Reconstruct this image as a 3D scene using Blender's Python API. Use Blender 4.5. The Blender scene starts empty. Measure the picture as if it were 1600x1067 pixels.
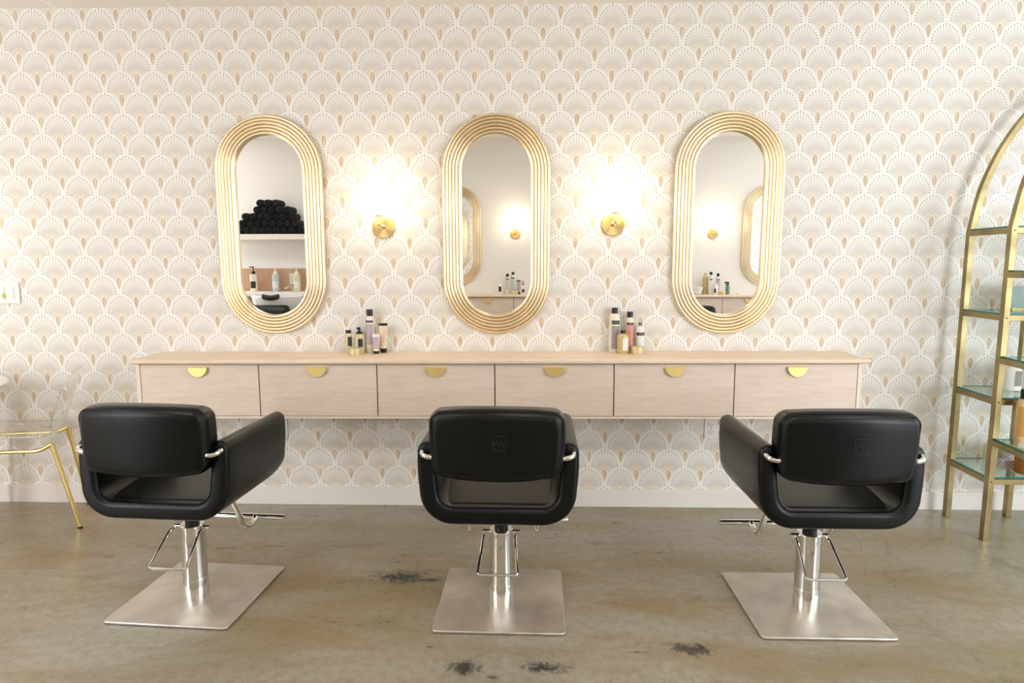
import bpy, bmesh, math, random
from mathutils import Vector, Matrix
random.seed(7)
PI = math.pi
scene = bpy.context.scene
C = scene.collection

# ------------------------------------------------------------------ camera, world, light
cam_d = bpy.data.cameras.new('camera'); cam = bpy.data.objects.new('camera', cam_d); C.objects.link(cam)
cam_d.sensor_width = 36.0; cam_d.lens = 22.54; cam_d.clip_start = 0.02
cam.location = (0.006, -3.431, 1.342)
cam.rotation_euler = (PI/2 - 0.1225, 0, 0.0223)
scene.camera = cam
w = bpy.data.worlds.new('sky'); scene.world = w; w.use_nodes = True
bg = w.node_tree.nodes['Background']; bg.inputs[0].default_value = (0.80, 0.90, 1.0, 1); bg.inputs[1].default_value = 1.5
scene.view_settings.view_transform = 'Standard'; scene.view_settings.look = 'None'
scene.view_settings.exposure = 0.0; scene.view_settings.gamma = 1.0
scene.view_settings.use_curve_mapping = False
WIN_W = 34.0      # daylight added from the right, through an unseen opening in that wall
FRONT_W = 131.0    # fill daylight through two tall unseen windows added to the front wall
CEIL_E = 12.0       # ceiling panels added out of view
GLOBE_E = 15.0     # wall sconce globes
def area(name, loc, rot, sx, sy, e, col):
    l = bpy.data.lights.new(name, 'AREA'); l.shape = 'RECTANGLE'; l.size = sx; l.size_y = sy
    l.energy = e; l.color = col
    o = bpy.data.objects.new(name, l); C.objects.link(o); o.location = loc; o.rotation_euler = rot
    return o
area('window_daylight', (4.95, -2.2, 1.4), (0, PI/2, 0), 2.1, 3.6, WIN_W, (0.86, 0.93, 1.0))  # added daylight source outside the right wall
area('shopfront_daylight', (3.88, -4.36, 1.4), (PI/2, 0, 0), 1.4, 2.1, FRONT_W, (0.87, 0.93, 1.0))  # added fill behind the camera, right end of the front wall
area('side_daylight', (-3.99, -4.36, 1.4), (PI/2, 0, 0), .9, 2.1, FRONT_W*.75, (0.92, 0.95, 1.0))  # added fill behind the camera, left end of the front wall

# ------------------------------------------------------------------ node helpers
def lin(r, g, b):
    f = lambda c: (c/255/12.92) if c/255 <= .04045 else ((c/255+.055)/1.055)**2.4
    return (f(r), f(g), f(b), 1)
def newmat(name):
    m = bpy.data.materials.new(name); m.use_nodes = True
    nt = m.node_tree; b = nt.nodes['Principled BSDF']
    return m, nt, b
def pset(b, **k):
    for n, v in k.items():
        b.inputs[n.replace('_', ' ')].default_value = v
def simple(name, col, rough=.5, metal=0.0, noise=0.0, nscale=20, bump=0.0, bscale=200, **k):
    m, nt, b = newmat(name)
    pset(b, Roughness=rough, Metallic=metal, **k)
    b.inputs['Base Color'].default_value = col
    if noise:
        tc = nt.nodes.new('ShaderNodeTexCoord'); n = nt.nodes.new('ShaderNodeTexNoise'); n.inputs['Scale'].default_value = nscale
        n.inputs['Detail'].default_value = 5
        nt.links.new(tc.outputs['Object'], n.inputs['Vector'])
        mx = nt.nodes.new('ShaderNodeMix'); mx.data_type = 'RGBA'
        mx.inputs[6].default_value = col
        mx.inputs[7].default_value = tuple(c*(1-noise) for c in col[:3])+(1,)
        nt.links.new(n.outputs['Fac'], mx.inputs[0]); nt.links.new(mx.outputs[2], b.inputs['Base Color'])
    if bump:
        tc = nt.nodes.new('ShaderNodeTexCoord'); n = nt.nodes.new('ShaderNodeTexNoise'); n.inputs['Scale'].default_value = bscale
        nt.links.new(tc.outputs['Object'], n.inputs['Vector'])
        bp = nt.nodes.new('ShaderNodeBump'); bp.inputs['Strength'].default_value = bump; bp.inputs['Distance'].default_value = .002
        nt.links.new(n.outputs['Fac'], bp.inputs['Height']); nt.links.new(bp.outputs[0], b.inputs['Normal'])
    return m
class X:   # scalar expression made of Math nodes
    nt = None
    def __init__(s, v): s.v = v
    @staticmethod
    def m(op, *a):
        n = X.nt.nodes.new('ShaderNodeMath'); n.operation = op
        for i, q in enumerate(a):
            q = q.v if isinstance(q, X) else q
            if isinstance(q, (int, float)): n.inputs[i].default_value = q
            else: X.nt.links.new(q, n.inputs[i])
        return X(n.outputs[0])
    def __add__(s, o): return X.m('ADD', s, o)
    __radd__ = __add__
    def __sub__(s, o): return X.m('SUBTRACT', s, o)
    def __rsub__(s, o): return X.m('SUBTRACT', o, s)
    def __mul__(s, o): return X.m('MULTIPLY', s, o)
    __rmul__ = __mul__
    def __truediv__(s, o): return X.m('DIVIDE', s, o)
    def __rtruediv__(s, o): return X.m('DIVIDE', o, s)
def xf(op): return lambda *a: X.m(op, *a)
fl, ab, sq, mn, mxx, less, great = xf('FLOOR'), xf('ABSOLUTE'), xf('SQRT'), xf('MINIMUM'), xf('MAXIMUM'), xf('LESS_THAN'), xf('GREATER_THAN')
def step(a, b, x):   # smooth 0..1 while x goes a..b
    n = X.nt.nodes.new('ShaderNodeMapRange'); n.interpolation_type = 'SMOOTHSTEP'
    for i, q in zip((0, 1, 2), (x, a, b)):
        q = q.v if isinstance(q, X) else q
        if isinstance(q, (int, float)): n.inputs[i].default_value = q
        else: X.nt.links.new(q, n.inputs[i])
    return X(n.outputs[0])
def mixc(nt, f, a, b):
    n = nt.nodes.new('ShaderNodeMix'); n.data_type = 'RGBA'
    for i, q in ((0, f), (6, a), (7, b)):
        q = q.v if isinstance(q, X) else q
        if isinstance(q, (int, float, tuple)): n.inputs[i].default_value = q
        else: nt.links.new(q, n.inputs[i])
    return n.outputs[2]

# ------------------------------------------------------------------ materials
def wallpaper():
    S = 0.1757; R = 0.5993
    m, nt, b = newmat('art_deco_fan_wallpaper'); X.nt = nt
    tc = nt.nodes.new('ShaderNodeTexCoord'); sp = nt.nodes.new('ShaderNodeSeparateXYZ')
    nt.links.new(tc.outputs['Object'], sp.inputs[0])
    px, pz = X(sp.outputs[0]), X(sp.outputs[2])
    U = px*(1/S) + 15.0
    V = (2.741 - pz)*(1/S)
    j = fl((V + .06)/R)
    e0 = V - j*R
    par = X.m('FLOORED_MODULO', j, 2.0)
    ux = U + par*.5
    d0 = ab(ux - fl(ux + .5))
    d1 = .5 - d0; e1 = e0 + R
    up = mxx(.5 - e0, 0.0)/.56
    q0 = (d0/.47)*(d0/.47) + up*up
    m0 = less(q0, 1.0)
    d = d1 + m0*(d0 - d1); e = e1 + m0*(e0 - e1)
    # id for variation
    cid = fl(ux + .5)*7.3 + j*3.1 + m0*11.0
    # polar about the fan foot
    ey = .68 - e
    rho = sq(d*d + ey*ey)
    phi = X.m('ARCTAN2', d, ey)*(180/PI)      # degrees from straight up
    rr0 = .68 - mn(phi, 68.0)*.00376
    ph2 = phi/(1 - .16*mxx(1 - rho/rr0, 0.0))        # the ribs bend outwards
    k = mn(fl(ph2/8.5 + .5), 8.0)
    dphi = (ph2 - k*8.5)*(PI/180)
    pk = k*8.5
    rk = .68 - pk*.00376
    dt = ab(rho*X.m('SINE', dphi))
    back = great(X.m('COSINE', dphi), 0.0)
    dr = rho - rk
    dist = sq(dr*dr + dt*dt)
    dot = (1 - step(.011, .019, dist))*back
    rr = rr0
    inside = 1 - step(-.004, .01, mxx(rho - rr, d - .40))
    ray = (1 - step(.0035, .0095, dt))*(1 - step(-.01, .0, dr))*step(.15, .27, rho)*(1-step(71, 74, ph2))*back
    # chevron, arch and leaf
    chev = great(e, .455 + X.m('POWER', mxx(d, .0001)/.15, .85)*.165)*less(d, .15)*(1-step(.60, .66, e))
    aw = mxx(.80 - e, 0.0)/.235
    arch = less((d/.1)*(d/.1) + aw*aw, 1.0)*great(e, .55)
    t = mn(mxx((e - .61)/.374, 0.0), 1.0)
    la = mxx(.4 - t, 0.0)/.4; lb = mxx(t - .4, 0.0)/.6
    lw = .066*sq(mxx(1 - la*la, 0.0))*(1 - X.m('POWER', mxx(lb, .00001), 1.7))
    leaf = step(-.006, .006, lw - d)*great(e, .612)*less(e, .984)
    nz = nt.nodes.new('ShaderNodeTexNoise'); nz.inputs['Scale'].default_value = 1.0; nz.inputs['Detail'].default_value = 2
    cv = nt.nodes.new('ShaderNodeCombineXYZ')
    nt.links.new((px*170).v, cv.inputs[0]); nt.links.new((pz*18).v, cv.inputs[1]); nt.links.new((cid*1.7).v, cv.inputs[2])
    nt.links.new(cv.outputs[0], nz.inputs['Vector'])
    wn = nt.nodes.new('ShaderNodeTexWhiteNoise'); wn.noise_dimensions = '1D'; nt.links.new(cid.v, wn.inputs['W'])
    base = lin(241, 237, 231)
    fill = mixc(nt, step(.22, .50, rho), lin(226, 221, 213), lin(240, 236, 230))
    c = mixc(nt, inside*.9, base, fill)
    c = mixc(nt, ray*.8, c, lin(180, 167, 151))
    c = mixc(nt, dot*.9, c, lin(104, 92, 84))
    c = mixc(nt, chev*.85, c, lin(229, 207, 174))
    c = mixc(nt, arch, c, lin(240, 235, 227))
    lc = mixc(nt, step(.35, .65, X(nz.outputs['Fac'])), lin(200, 174, 140), lin(234, 219, 196))
    lc = mixc(nt, X(wn.outputs['Value'])*.4, lc, lin(214, 184, 164))
    lc = mixc(nt, step(.35, 1.0, d/mxx(lw, .001))*.7, lc, lin(172, 142, 104))
    c = mixc(nt, leaf*.95, c, lc)
    nt.links.new(c, b.inputs['Base Color'])
    pset(b, Roughness=.62)
    b.inputs['Specular IOR Level'].default_value = .3
    return m
def concrete():
    m, nt, b = newmat('polished_concrete'); X.nt = nt
    tc = nt.nodes.new('ShaderNodeTexCoord')
    def noise(scale, detail=6, dist=0, vec=None, rough=.55):
        n = nt.nodes.new('ShaderNodeTexNoise'); n.inputs['Scale'].default_value = scale; n.inputs['Detail'].default_value = detail
        n.inputs['Distortion'].default_value = dist; n.inputs['Roughness'].default_value = rough
        nt.links.new(vec or tc.outputs['Object'], n.inputs['Vector']); return X(n.outputs['Fac'])
    mp = nt.nodes.new('ShaderNodeMapping'); nt.links.new(tc.outputs['Object'], mp.inputs[0]); mp.inputs['Scale'].default_value = (.55, 1.6, 1)
    n1 = noise(1.3, 7, .8, mp.outputs[0]); n2 = noise(4.0, 8, .4, mp.outputs[0], .65); n3 = noise(28, 8, 0, None, .7); n4 = noise(140, 3)
    c = mixc(nt, step(.32, .68, n1), lin(146, 131, 100), lin(170, 163, 149))
    c = mixc(nt, step(.45, .75, n2)*.55, c, lin(166, 158, 142))
    c = mixc(nt, step(.52, .72, 1-n2)*.55, c, lin(126, 112, 80))
    c = mixc(nt, step(.35, .8, n3)*.5, c, lin(100, 92, 74))
    c = mixc(nt, step(.66, .74, n4)*.2, c, lin(170, 164, 150))
    n5 = noise(1.9, 6, 1.2, mp.outputs[0], .6)
    c = mixc(nt, step(.50, .66, n5)*.5, c, lin(140, 117, 74))
    c = mixc(nt, step(.54, .70, 1-n5)*.4, c, lin(160, 160, 150))
    sp = nt.nodes.new('ShaderNodeSeparateXYZ'); nt.links.new(tc.outputs['Object'], sp.inputs[0])
    px, py = X(sp.outputs[0]), X(sp.outputs[1])
    na = noise(16, 7, 1.5, None, .75); nb = noise(60, 5, 0, None, .7)
    for (sx, sy, rx, ry, st) in [(-.52, -.83, .24, .11, .95), (-.42, -.85, .17, .04, .8), (-.2, -1.44, .11, .075, .9), (.07, -1.44, .15, .06, .95),
                                 (-.1, -1.49, .04, .02, .8), (.60, -1.325, .16, .065, .9), (.41, -1.345, .08, .012, .6), (-1.19, -.54, .13, .02, .55), (.67, -.645, .05, .018, .5),
                                 (-1.91, -.67, .05, .04, .5), (-1.42, -.57, .16, .022, .4), (-.79, -.80, .09, .012, .45), (1.9, -.75, .15, .05, .25), (-.62, -1.2, .035, .012, .5), (-.33,-1.33,.02,.012,.7), (1.2,-1.6,.2,.05,.3)]:
        qx = (px - sx)/rx; qy = (py - sy)/ry
        r = sq(qx*qx + qy*qy)
        f = step(.0, .55, (na*1.9 + nb*.7) - .72 - r*.85)
        c = mixc(nt, f*st, c, lin(34, 32, 28))
    # hairline cracks
    vo = nt.nodes.new('ShaderNodeTexVoronoi'); vo.feature = 'DISTANCE_TO_EDGE'; vo.inputs['Scale'].default_value = .9
    dm = nt.nodes.new('ShaderNodeVectorMath'); dm.operation = 'ADD'
    nn = nt.nodes.new('ShaderNodeTexNoise'); nn.inputs['Scale'].default_value = 3.5; nn.inputs['Detail'].default_value = 8
    nt.links.new(tc.outputs['Object'], nn.inputs['Vector'])
    sc = nt.nodes.new('ShaderNodeVectorMath'); sc.operation = 'SCALE'; sc.inputs[3].default_value = .45
    nt.links.new(nn.outputs['Color'], sc.inputs[0]); nt.links.new(tc.outputs['Object'], dm.inputs[0]); nt.links.new(sc.outputs[0], dm.inputs[1])
    nt.links.new(dm.outputs[0], vo.inputs['Vector'])
    cr = (1 - step(.0, .005, X(vo.outputs['Distance'])))*step(.5, .62, noise(1.7, 3))
    c = mixc(nt, cr*.4, c, lin(60, 55, 46))
    nt.links.new(c, b.inputs['Base Color'])
    rg = .16 + n2*.16 + n3*.12
    nt.links.new(rg.v, b.inputs['Roughness'])
    b.inputs['Specular IOR Level'].default_value = .6
    bp = nt.nodes.new('ShaderNodeBump'); bp.inputs['Strength'].default_value = .12; bp.inputs['Distance'].default_value = .004
    nt.links.new((n3*.5 + n2).v, bp.inputs['Height']); nt.links.new(bp.outputs[0], b.inputs['Normal'])
    return m
def ceiling_mat():
    m, nt, b = newmat('drop_ceiling_tile'); X.nt = nt
    tc = nt.nodes.new('ShaderNodeTexCoord'); sp = nt.nodes.new('ShaderNodeSeparateXYZ'); nt.links.new(tc.outputs['Object'], sp.inputs[0])
    u = (X(sp.outputs[0]) + 2.415)/.6035; v = (X(sp.outputs[1]) + .42)/.6035
    du = ab(u - fl(u + .5)); dv = ab(v - fl(v + .5))
    g = less(mn(du, dv), .018)
    c = mixc(nt, g, lin(241, 236, 228), lin(252, 250, 246))
    nt.links.new(c, b.inputs['Base Color']); pset(b, Roughness=.8)
    return m
def wood(name, ca, cb, sc=(1.2, 8, 14)):
    m, nt, b = newmat(name); X.nt = nt
    tc = nt.nodes.new('ShaderNodeTexCoord'); mp = nt.nodes.new('ShaderNodeMapping'); mp.inputs['Scale'].default_value = sc
    nt.links.new(tc.outputs['Object'], mp.inputs[0])
    n = nt.nodes.new('ShaderNodeTexNoise'); n.inputs['Scale'].default_value = 1.6; n.inputs['Detail'].default_value = 9; n.inputs['Distortion'].default_value = 2.2
    nt.links.new(mp.outputs[0], n.inputs['Vector'])
    n2 = nt.nodes.new('ShaderNodeTexNoise'); n2.inputs['Scale'].default_value = 7; n2.inputs['Detail'].default_value = 6; n2.inputs['Distortion'].default_value = 1
    nt.links.new(mp.outputs[0], n2.inputs['Vector'])
    f = X(n.outputs['Fac'])*.7 + X(n2.outputs['Fac'])*.3
    rings = ab(X.m('SINE', f*26))
    c = mixc(nt, step(.3, .7, f), ca, cb)
    c = mixc(nt, (1-step(0, .25, rings))*.22, c, tuple(q*.72 for q in cb[:3])+(1,))
    nt.links.new(c, b.inputs['Base Color']); pset(b, Roughness=.42)
    return m
def brushed(name, col, rough, aniso=.0, radial=False, nz=.0):
    m, nt, b = newmat(name); X.nt = nt
    b.inputs['Base Color'].default_value = col; pset(b, Metallic=1.0, Roughness=rough)
    b.inputs['Anisotropic'].default_value = aniso
    tc = nt.nodes.new('ShaderNodeTexCoord')
    if radial:
        tg = nt.nodes.new('ShaderNodeTangent'); tg.direction_type = 'RADIAL'; tg.axis = 'Z'
        nt.links.new(tg.outputs[0], b.inputs['Tangent'])
    if nz:
        n = nt.nodes.new('ShaderNodeTexNoise'); n.inputs['Scale'].default_value = 9; n.inputs['Detail'].default_value = 8
        nt.links.new(tc.outputs['Object'], n.inputs['Vector'])
        r = rough + (X(n.outputs['Fac']) - .5)*nz
        nt.links.new(r.v, b.inputs['Roughness'])
        c = mixc(nt, step(.35, .75, X(n.outputs['Fac'])), col, tuple(q*(1-nz*1.2) for q in col[:3])+(1,))
        nt.links.new(c, b.inputs['Base Color'])
    return m
def clear(name, col, gloss=.08, rough=.03, tint=(1, 1, 1, 1)):
    m = bpy.data.materials.new(name); m.use_nodes = True; nt = m.node_tree; nt.nodes.clear()
    out = nt.nodes.new('ShaderNodeOutputMaterial'); tr = nt.nodes.new('ShaderNodeBsdfTransparent'); tr.inputs[0].default_value = tint
    g = nt.nodes.new('ShaderNodeBsdfGlossy'); g.inputs['Roughness'].default_value = rough; g.inputs[0].default_value = col
    f = nt.nodes.new('ShaderNodeLayerWeight'); f.inputs[0].default_value = .5
    pw = nt.nodes.new('ShaderNodeMath'); pw.operation = 'POWER'; pw.inputs[1].default_value = 5.0; nt.links.new(f.outputs['Facing'], pw.inputs[0])
    ad = nt.nodes.new('ShaderNodeMath'); ad.operation = 'MULTIPLY_ADD'; ad.inputs[1].default_value = .75; ad.inputs[2].default_value = gloss + .03; ad.use_clamp = True
    nt.links.new(pw.outputs[0], ad.inputs[0])
    mx = nt.nodes.new('ShaderNodeMixShader'); nt.links.new(ad.outputs[0], mx.inputs[0]); nt.links.new(tr.outputs[0], mx.inputs[1]); nt.links.new(g.outputs[0], mx.inputs[2])
    nt.links.new(mx.outputs[0], out.inputs[0]); return m
def emit(name, col, s):
    m, nt, b = newmat(name); b.inputs['Base Color'].default_value = (.9, .9, .88, 1)
    b.inputs['Emission Color'].default_value = col; b.inputs['Emission Strength'].default_value = s; return m

M = {}
M['paper'] = wallpaper(); M['concrete'] = concrete(); M['ceil'] = ceiling_mat()
M['paint'] = simple('warm_white_paint', lin(243, 239, 234), .7)
M['trim'] = simple('white_trim_paint', lin(236, 230, 224), .45)
M['wood'] = wood('bleached_maple', lin(229, 212, 196), lin(218, 198, 180))
M['woodtop'] = wood('bleached_maple_top', lin(234, 214, 190), lin(225, 202, 175))
M['woodedge'] = simple('maple_edge', lin(236, 220, 200), .45)
M['gap'] = simple('cabinet_interior', lin(120, 98, 78), .8)
M['oak'] = wood('warm_oak_panel', lin(205, 168, 140), lin(186, 146, 118), (8, 3, 1))
M['leather'] = simple('black_leather', lin(3, 6, 6), .28, bump=.25, bscale=420)
M['leather'].node_tree.nodes['Principled BSDF'].inputs['Specular IOR Level'].default_value = .30
M['seam'] = simple('black_seam', lin(10, 11, 11), .5)
M['emboss'] = simple('embossed_leather', lin(20, 22, 22), .5)
M['chrome'] = brushed('chrome', (.80, .79, .77, 1), .09)
M['post'] = brushed('brushed_chrome_post', (.78, .77, .75, 1), .14)
M['plate'] = brushed('brushed_steel_plate', (.76, .72, .67, 1), .34, .65, True, .16)
M['goldleaf'] = brushed('gold_leaf_frame', (.90, .75, .52, 1), .33, 0, False, .04)
M['brass'] = brushed('satin_brass', (.84, .62, .28, 1), .28, .75, True)
for n_ in M['brass'].node_tree.nodes:
    if n_.type == 'TANGENT': n_.axis = 'Y'
M['pull'] = brushed('brass_pull', (.88, .67, .26, 1), .5)
M['agedbrass'] = brushed('aged_brass', (.36, .285, .135, 1), .36, 0, False, .3)
M['goldtube'] = brushed('polished_gold', (.88, .66, .26, 1), .22)
M['mirror'] = brushed('mirror_silver', (.93, .93, .92, 1), .0)
M['globe'] = emit('lit_opal_globe', (1.0, .82, .56, 1), GLOBE_E)
M['diffuser'] = emit('lit_ceiling_diffuser', (1.0, .99, .98, 1), CEIL_E)
M['glass'] = clear('shelf_glass', (.9, 1, .97, 1), .02, .02, (.90, .97, .95, 1))
M['glassedge'] = simple('teal_glass_edge', lin(38, 120, 112), .15)
M['acrylic'] = clear('clear_acrylic', (1, 1, 1, 1), .09, .10, (.965, .96, .945, 1))
M['pane'] = clear('window_glass', (1, 1, 1, 1), 0.0, .0, (1, 1, 1, 1))
M['white'] = simple('white_plastic', lin(236, 232, 228), .35)
M['ceramic'] = simple('white_ceramic', lin(235, 235, 235), .12)
M['dark'] = simple('dark_slots', lin(50, 45, 42), .6)
M['black'] = simple('black_plastic', lin(18, 18, 18), .3)
M['grey'] = simple('grey_cap', lin(110, 118, 112), .4)
M['creme'] = simple('cream_bottle', lin(232, 225, 203), .3)
M['goldbot'] = simple('gold_bottle', lin(206, 184, 126), .28, .2)
M['goldtin'] = simple('gold_tin', lin(218, 203, 158), .35, .35)
M['khaki'] = simple('khaki_bottle', lin(212, 201, 160), .25)
M['pinkwhite'] = simple('pale_pink_can', lin(236, 222, 218), .35)
M['salmon'] = simple('salmon_label', lin(224, 148, 134), .5)
M['peach'] = simple('peach_label', lin(234, 202, 180), .5)
M['lilac'] = simple('lilac_label', lin(206, 184, 198), .5, noise=.35, nscale=70)
M['plabel'] = simple('patterned_label', lin(178, 168, 172), .5, noise=.45, nscale=90)
M['band'] = simple('dark_band', lin(38, 38, 34), .5)
M['cream_txt'] = simple('cream_print', lin(205, 198, 178), .6)
M['wlabel'] = simple('white_label', lin(230, 228, 220), .6)
M['greylabel'] = simple('grey_label', lin(150, 145, 135), .6)
M['paleblue'] = simple('pale_blue_bottle', lin(190, 200, 204), .3)
M['amber'] = simple('amber_jar', lin(176, 112, 34), .12, Transmission_Weight=.35)
M['tealgreen'] = simple('teal_green_bottle', lin(110, 150, 125), .3)
M['palegreen'] = simple('pale_green_bottle', lin(214, 214, 172), .3)
M['peachbot'] = simple('peach_lotion_bottle', lin(226, 190, 140), .3)
M['yellowlab'] = simple('ochre_label', lin(206, 160, 84), .5)
M['towel'] = simple('black_terry', lin(22, 24, 26), .95, bump=1.0, bscale=90)
M['blueglass'] = simple('blue_handle', lin(30, 150, 190), .3)
M['sticker'] = simple('yellow_green_sticker', lin(190, 190, 60), .5)
def lattice():
    m, nt, b = newmat('lattice_carton'); X.nt = nt
    tc = nt.nodes.new('ShaderNodeTexCoord'); sp = nt.nodes.new('ShaderNodeSeparateXYZ'); nt.links.new(tc.outputs['Object'], sp.inputs[0])
    a = (X(sp.outputs[0]) + X(sp.outputs[1]))*60; z = X(sp.outputs[2])*60
    u, v = a + z, a - z
    g = less(mn(ab(u - fl(u + .5)), ab(v - fl(v + .5))), .16)
    nt.links.new(mixc(nt, g, lin(150, 130, 148), lin(236, 226, 226)), b.inputs['Base Color']); return m
M['lattice'] = lattice()
M['tmirror'] = simple('grey_green_glass', lin(152, 172, 164), .3, noise=.5, nscale=26)  # mottled grey-green paints a dim reflection into the colour

# ------------------------------------------------------------------ mesh helpers
def obj(name, bm, mat, parent=None, loc=None, rot=None, smooth=30, bevel=0, bseg=3):
    bmesh.ops.recalc_face_normals(bm, faces=bm.faces)
    if smooth:
        for f in bm.faces: f.smooth = True
        for e in bm.edges:
            if len(e.link_faces) == 2 and e.calc_face_angle(0) > math.radians(smooth): e.smooth = False
    me = bpy.data.meshes.new(name); bm.to_mesh(me); bm.free()
    for q in (mat if isinstance(mat, (list, tuple)) else [mat]): me.materials.append(q)
    o = bpy.data.objects.new(name, me); C.objects.link(o)
    if parent: o.parent = parent
    if loc: o.location = loc
    if rot: o.rotation_euler = rot
    if bevel:
        md = o.modifiers.new('bevel', 'BEVEL'); md.width = bevel; md.segments = bseg; md.limit_method = 'ANGLE'; md.harden_normals = False
    return o
def box(bm, c, s, mi=0, rotz=0):
    r = bmesh.ops.create_cube(bm, size=1.0); vs = r['verts']
    bmesh.ops.scale(bm, vec=s, verts=vs)
    if rotz: bmesh.ops.rotate(bm, cent=(0, 0, 0), matrix=Matrix.Rotation(rotz, 3, 'Z'), verts=vs)
    bmesh.ops.translate(bm, vec=c, verts=vs)
    for f in {f for v in vs for f in v.link_faces}: f.material_index = mi
    return vs
def bx(c, s, **k):
    bm = bmesh.new(); box(bm, c, s, **k); return bm
def lathe(bm, prof, seg=32, c=(0, 0, 0), axis='Z', a0=0, a1=2*PI, sx=1, sy=1):
    full = abs(a1 - a0 - 2*PI) < 1e-6; n = seg if full else seg + 1
    rings = []
    for r, z in prof:
        if r < 1e-6: rings.append([bm.verts.new((0, 0, z))])
        else: rings.append([bm.verts.new((r*math.cos(a0+(a1-a0)*i/seg)*sx, r*math.sin(a0+(a1-a0)*i/seg)*sy, z)) for i in range(n)])
    new = [v for q in rings for v in q]
    for A, B in zip(rings[:-1], rings[1:]):
        m = n if full else n - 1
        for i in range(m):
            j = (i + 1) % n
            if len(A) == 1 and len(B) == 1: continue
            if len(A) == 1: bm.faces.new((A[0], B[i], B[j]))
            elif len(B) == 1: bm.faces.new((A[i], A[j], B[0]))
            else: bm.faces.new((A[i], A[j], B[j], B[i]))
    if axis == 'Y': bmesh.ops.rotate(bm, cent=(0, 0, 0), matrix=Matrix.Rotation(PI/2, 3, 'X'), verts=new)   # +z -> -y
    if axis == 'X': bmesh.ops.rotate(bm, cent=(0, 0, 0), matrix=Matrix.Rotation(PI/2, 3, 'Y'), verts=new)
    bmesh.ops.translate(bm, vec=c, verts=new)
    return bm
def lat(prof, **k):
    return lathe(bmesh.new(), prof, **k)
def smooth_path(pts, n=8):
    P = [Vector(p) for p in pts]; out = []
    for i in range(len(P) - 1):
        p0 = P[max(i-1, 0)]; p1 = P[i]; p2 = P[i+1]; p3 = P[min(i+2, len(P)-1)]
        for k in range(n):
            t = k/n
            out.append(.5*((2*p1) + (-p0 + p2)*t + (2*p0 - 5*p1 + 4*p2 - p3)*t*t + (-p0 + 3*p1 - 3*p2 + p3)*t**3))
    out.append(P[-1]); return out
def fillet(pts, r, n=6):   # polyline with rounded corners
    P = [Vector(p) for p in pts]; out = [P[0]]
    for i in range(1, len(P)-1):
        a, b, c = P[i-1], P[i], P[i+1]
        u = (a-b); v = (c-b); rr = min(r, u.length*.49, v.length*.49)
        s, e = b + u.normalized()*rr, b + v.normalized()*rr
        for k in range(n+1):
            t = k/n; out.append((1-t)**2*s + 2*t*(1-t)*b + t*t*e)
    out.append(P[-1]); return out
def tube(bm, pts, r, seg=12, closed=False, square=False):
    P = [Vector(p) for p in pts]; n = len(P); rings = []
    up = None
    for i, p in enumerate(P):
        if closed: d = (P[(i+1) % n] - P[i-1]).normalized()
        else: d = (P[min(i+1, n-1)] - P[max(i-1, 0)]).normalized()
        if up is None:
            up = Vector((0, 0, 1)) if abs(d.z) < .9 else Vector((0, 1, 0))
        a = d.cross(up); 
        if a.length < 1e-4: a = d.cross(Vector((1, 0, 0)))
        a.normalize(); b2 = a.cross(d).normalized(); up = b2
        if square: ring = [bm.verts.new(p + a*r*x + b2*r*y) for x, y in ((-1, -1), (1, -1), (1, 1), (-1, 1))]
        else: ring = [bm.verts.new(p + a*r*math.cos(2*PI*k/seg) + b2*r*math.sin(2*PI*k/seg)) for k in range(seg)]
        rings.append(ring)
    m = len(rings[0])
    for i in range(n if closed else n-1):
        A, B = rings[i], rings[(i+1) % n]
        for k in range(m): bm.faces.new((A[k], A[(k+1) % m], B[(k+1) % m], B[k]))
    if not closed:
        bm.faces.new(rings[0]); bm.faces.new(rings[-1][::-1])
    return bm
def tb(pts, r, **k): return tube(bmesh.new(), pts, r, **k)
def rbox(hx, hy, hz, r, nf=6, nr=4, deform=None, c=(0, 0, 0)):
    bm = bmesh.new()
    def axis(h):
        a = [-h + r*(1 - math.tan(PI/4*(1 - k/nr))) for k in range(nr)]
        inner = [-(h-r) + 2*(h-r)*k/nf for k in range(nf+1)]
        return a + inner + [-q for q in reversed(a)]
    H = (hx, hy, hz); ax = [axis(h) for h in H]
    for d in range(3):
        u, v = [(1, 2), (2, 0), (0, 1)][d]
        for s in (-1, 1):
            g = []
            for a in ax[u]:
                row = []
                for b in ax[v]:
                    p = [0, 0, 0]; p[d] = s*H[d]; p[u] = a; p[v] = b
                    q = [max(-(H[i]-r), min(H[i]-r, p[i])) for i in range(3)]
                    dv = Vector([p[i]-q[i] for i in range(3)])
                    w_ = Vector(q) + (dv.normalized()*r if dv.length > 1e-9 else dv)
                    row.append(bm.verts.new(w_))
                g.append(row)
            for i in range(len(g)-1):
                for k in range(len(g[0])-1): bm.faces.new((g[i][k], g[i+1][k], g[i+1][k+1], g[i][k+1]))
    bmesh.ops.remove_doubles(bm, verts=bm.verts, dist=1e-5)
    if deform:
        for v in bm.verts: v.co = deform(v.co.copy())
    bmesh.ops.translate(bm, vec=c, verts=bm.verts)
    return bm
def prism(pts, y0, y1, plane='XZ'):   # flat outline given depth
    bm = bmesh.new()
    f = (lambda a, b, d: (a, d, b)) if plane == 'XZ' else ((lambda a, b, d: (a, b, d)) if plane == 'XY' else (lambda a, b, d: (d, a, b)))
    A = [bm.verts.new(f(a, b, y0)) for a, b in pts]; B = [bm.verts.new(f(a, b, y1)) for a, b in pts]
    bm.faces.new(A); bm.faces.new(B[::-1]); n = len(pts)
    for i in range(n): bm.faces.new((A[i], A[(i+1) % n], B[(i+1) % n], B[i]))
    return bm
def tag(o, label, cat, group=None):
    o['label'] = label; o['category'] = cat
    if group: o['group'] = group
    return o
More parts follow.
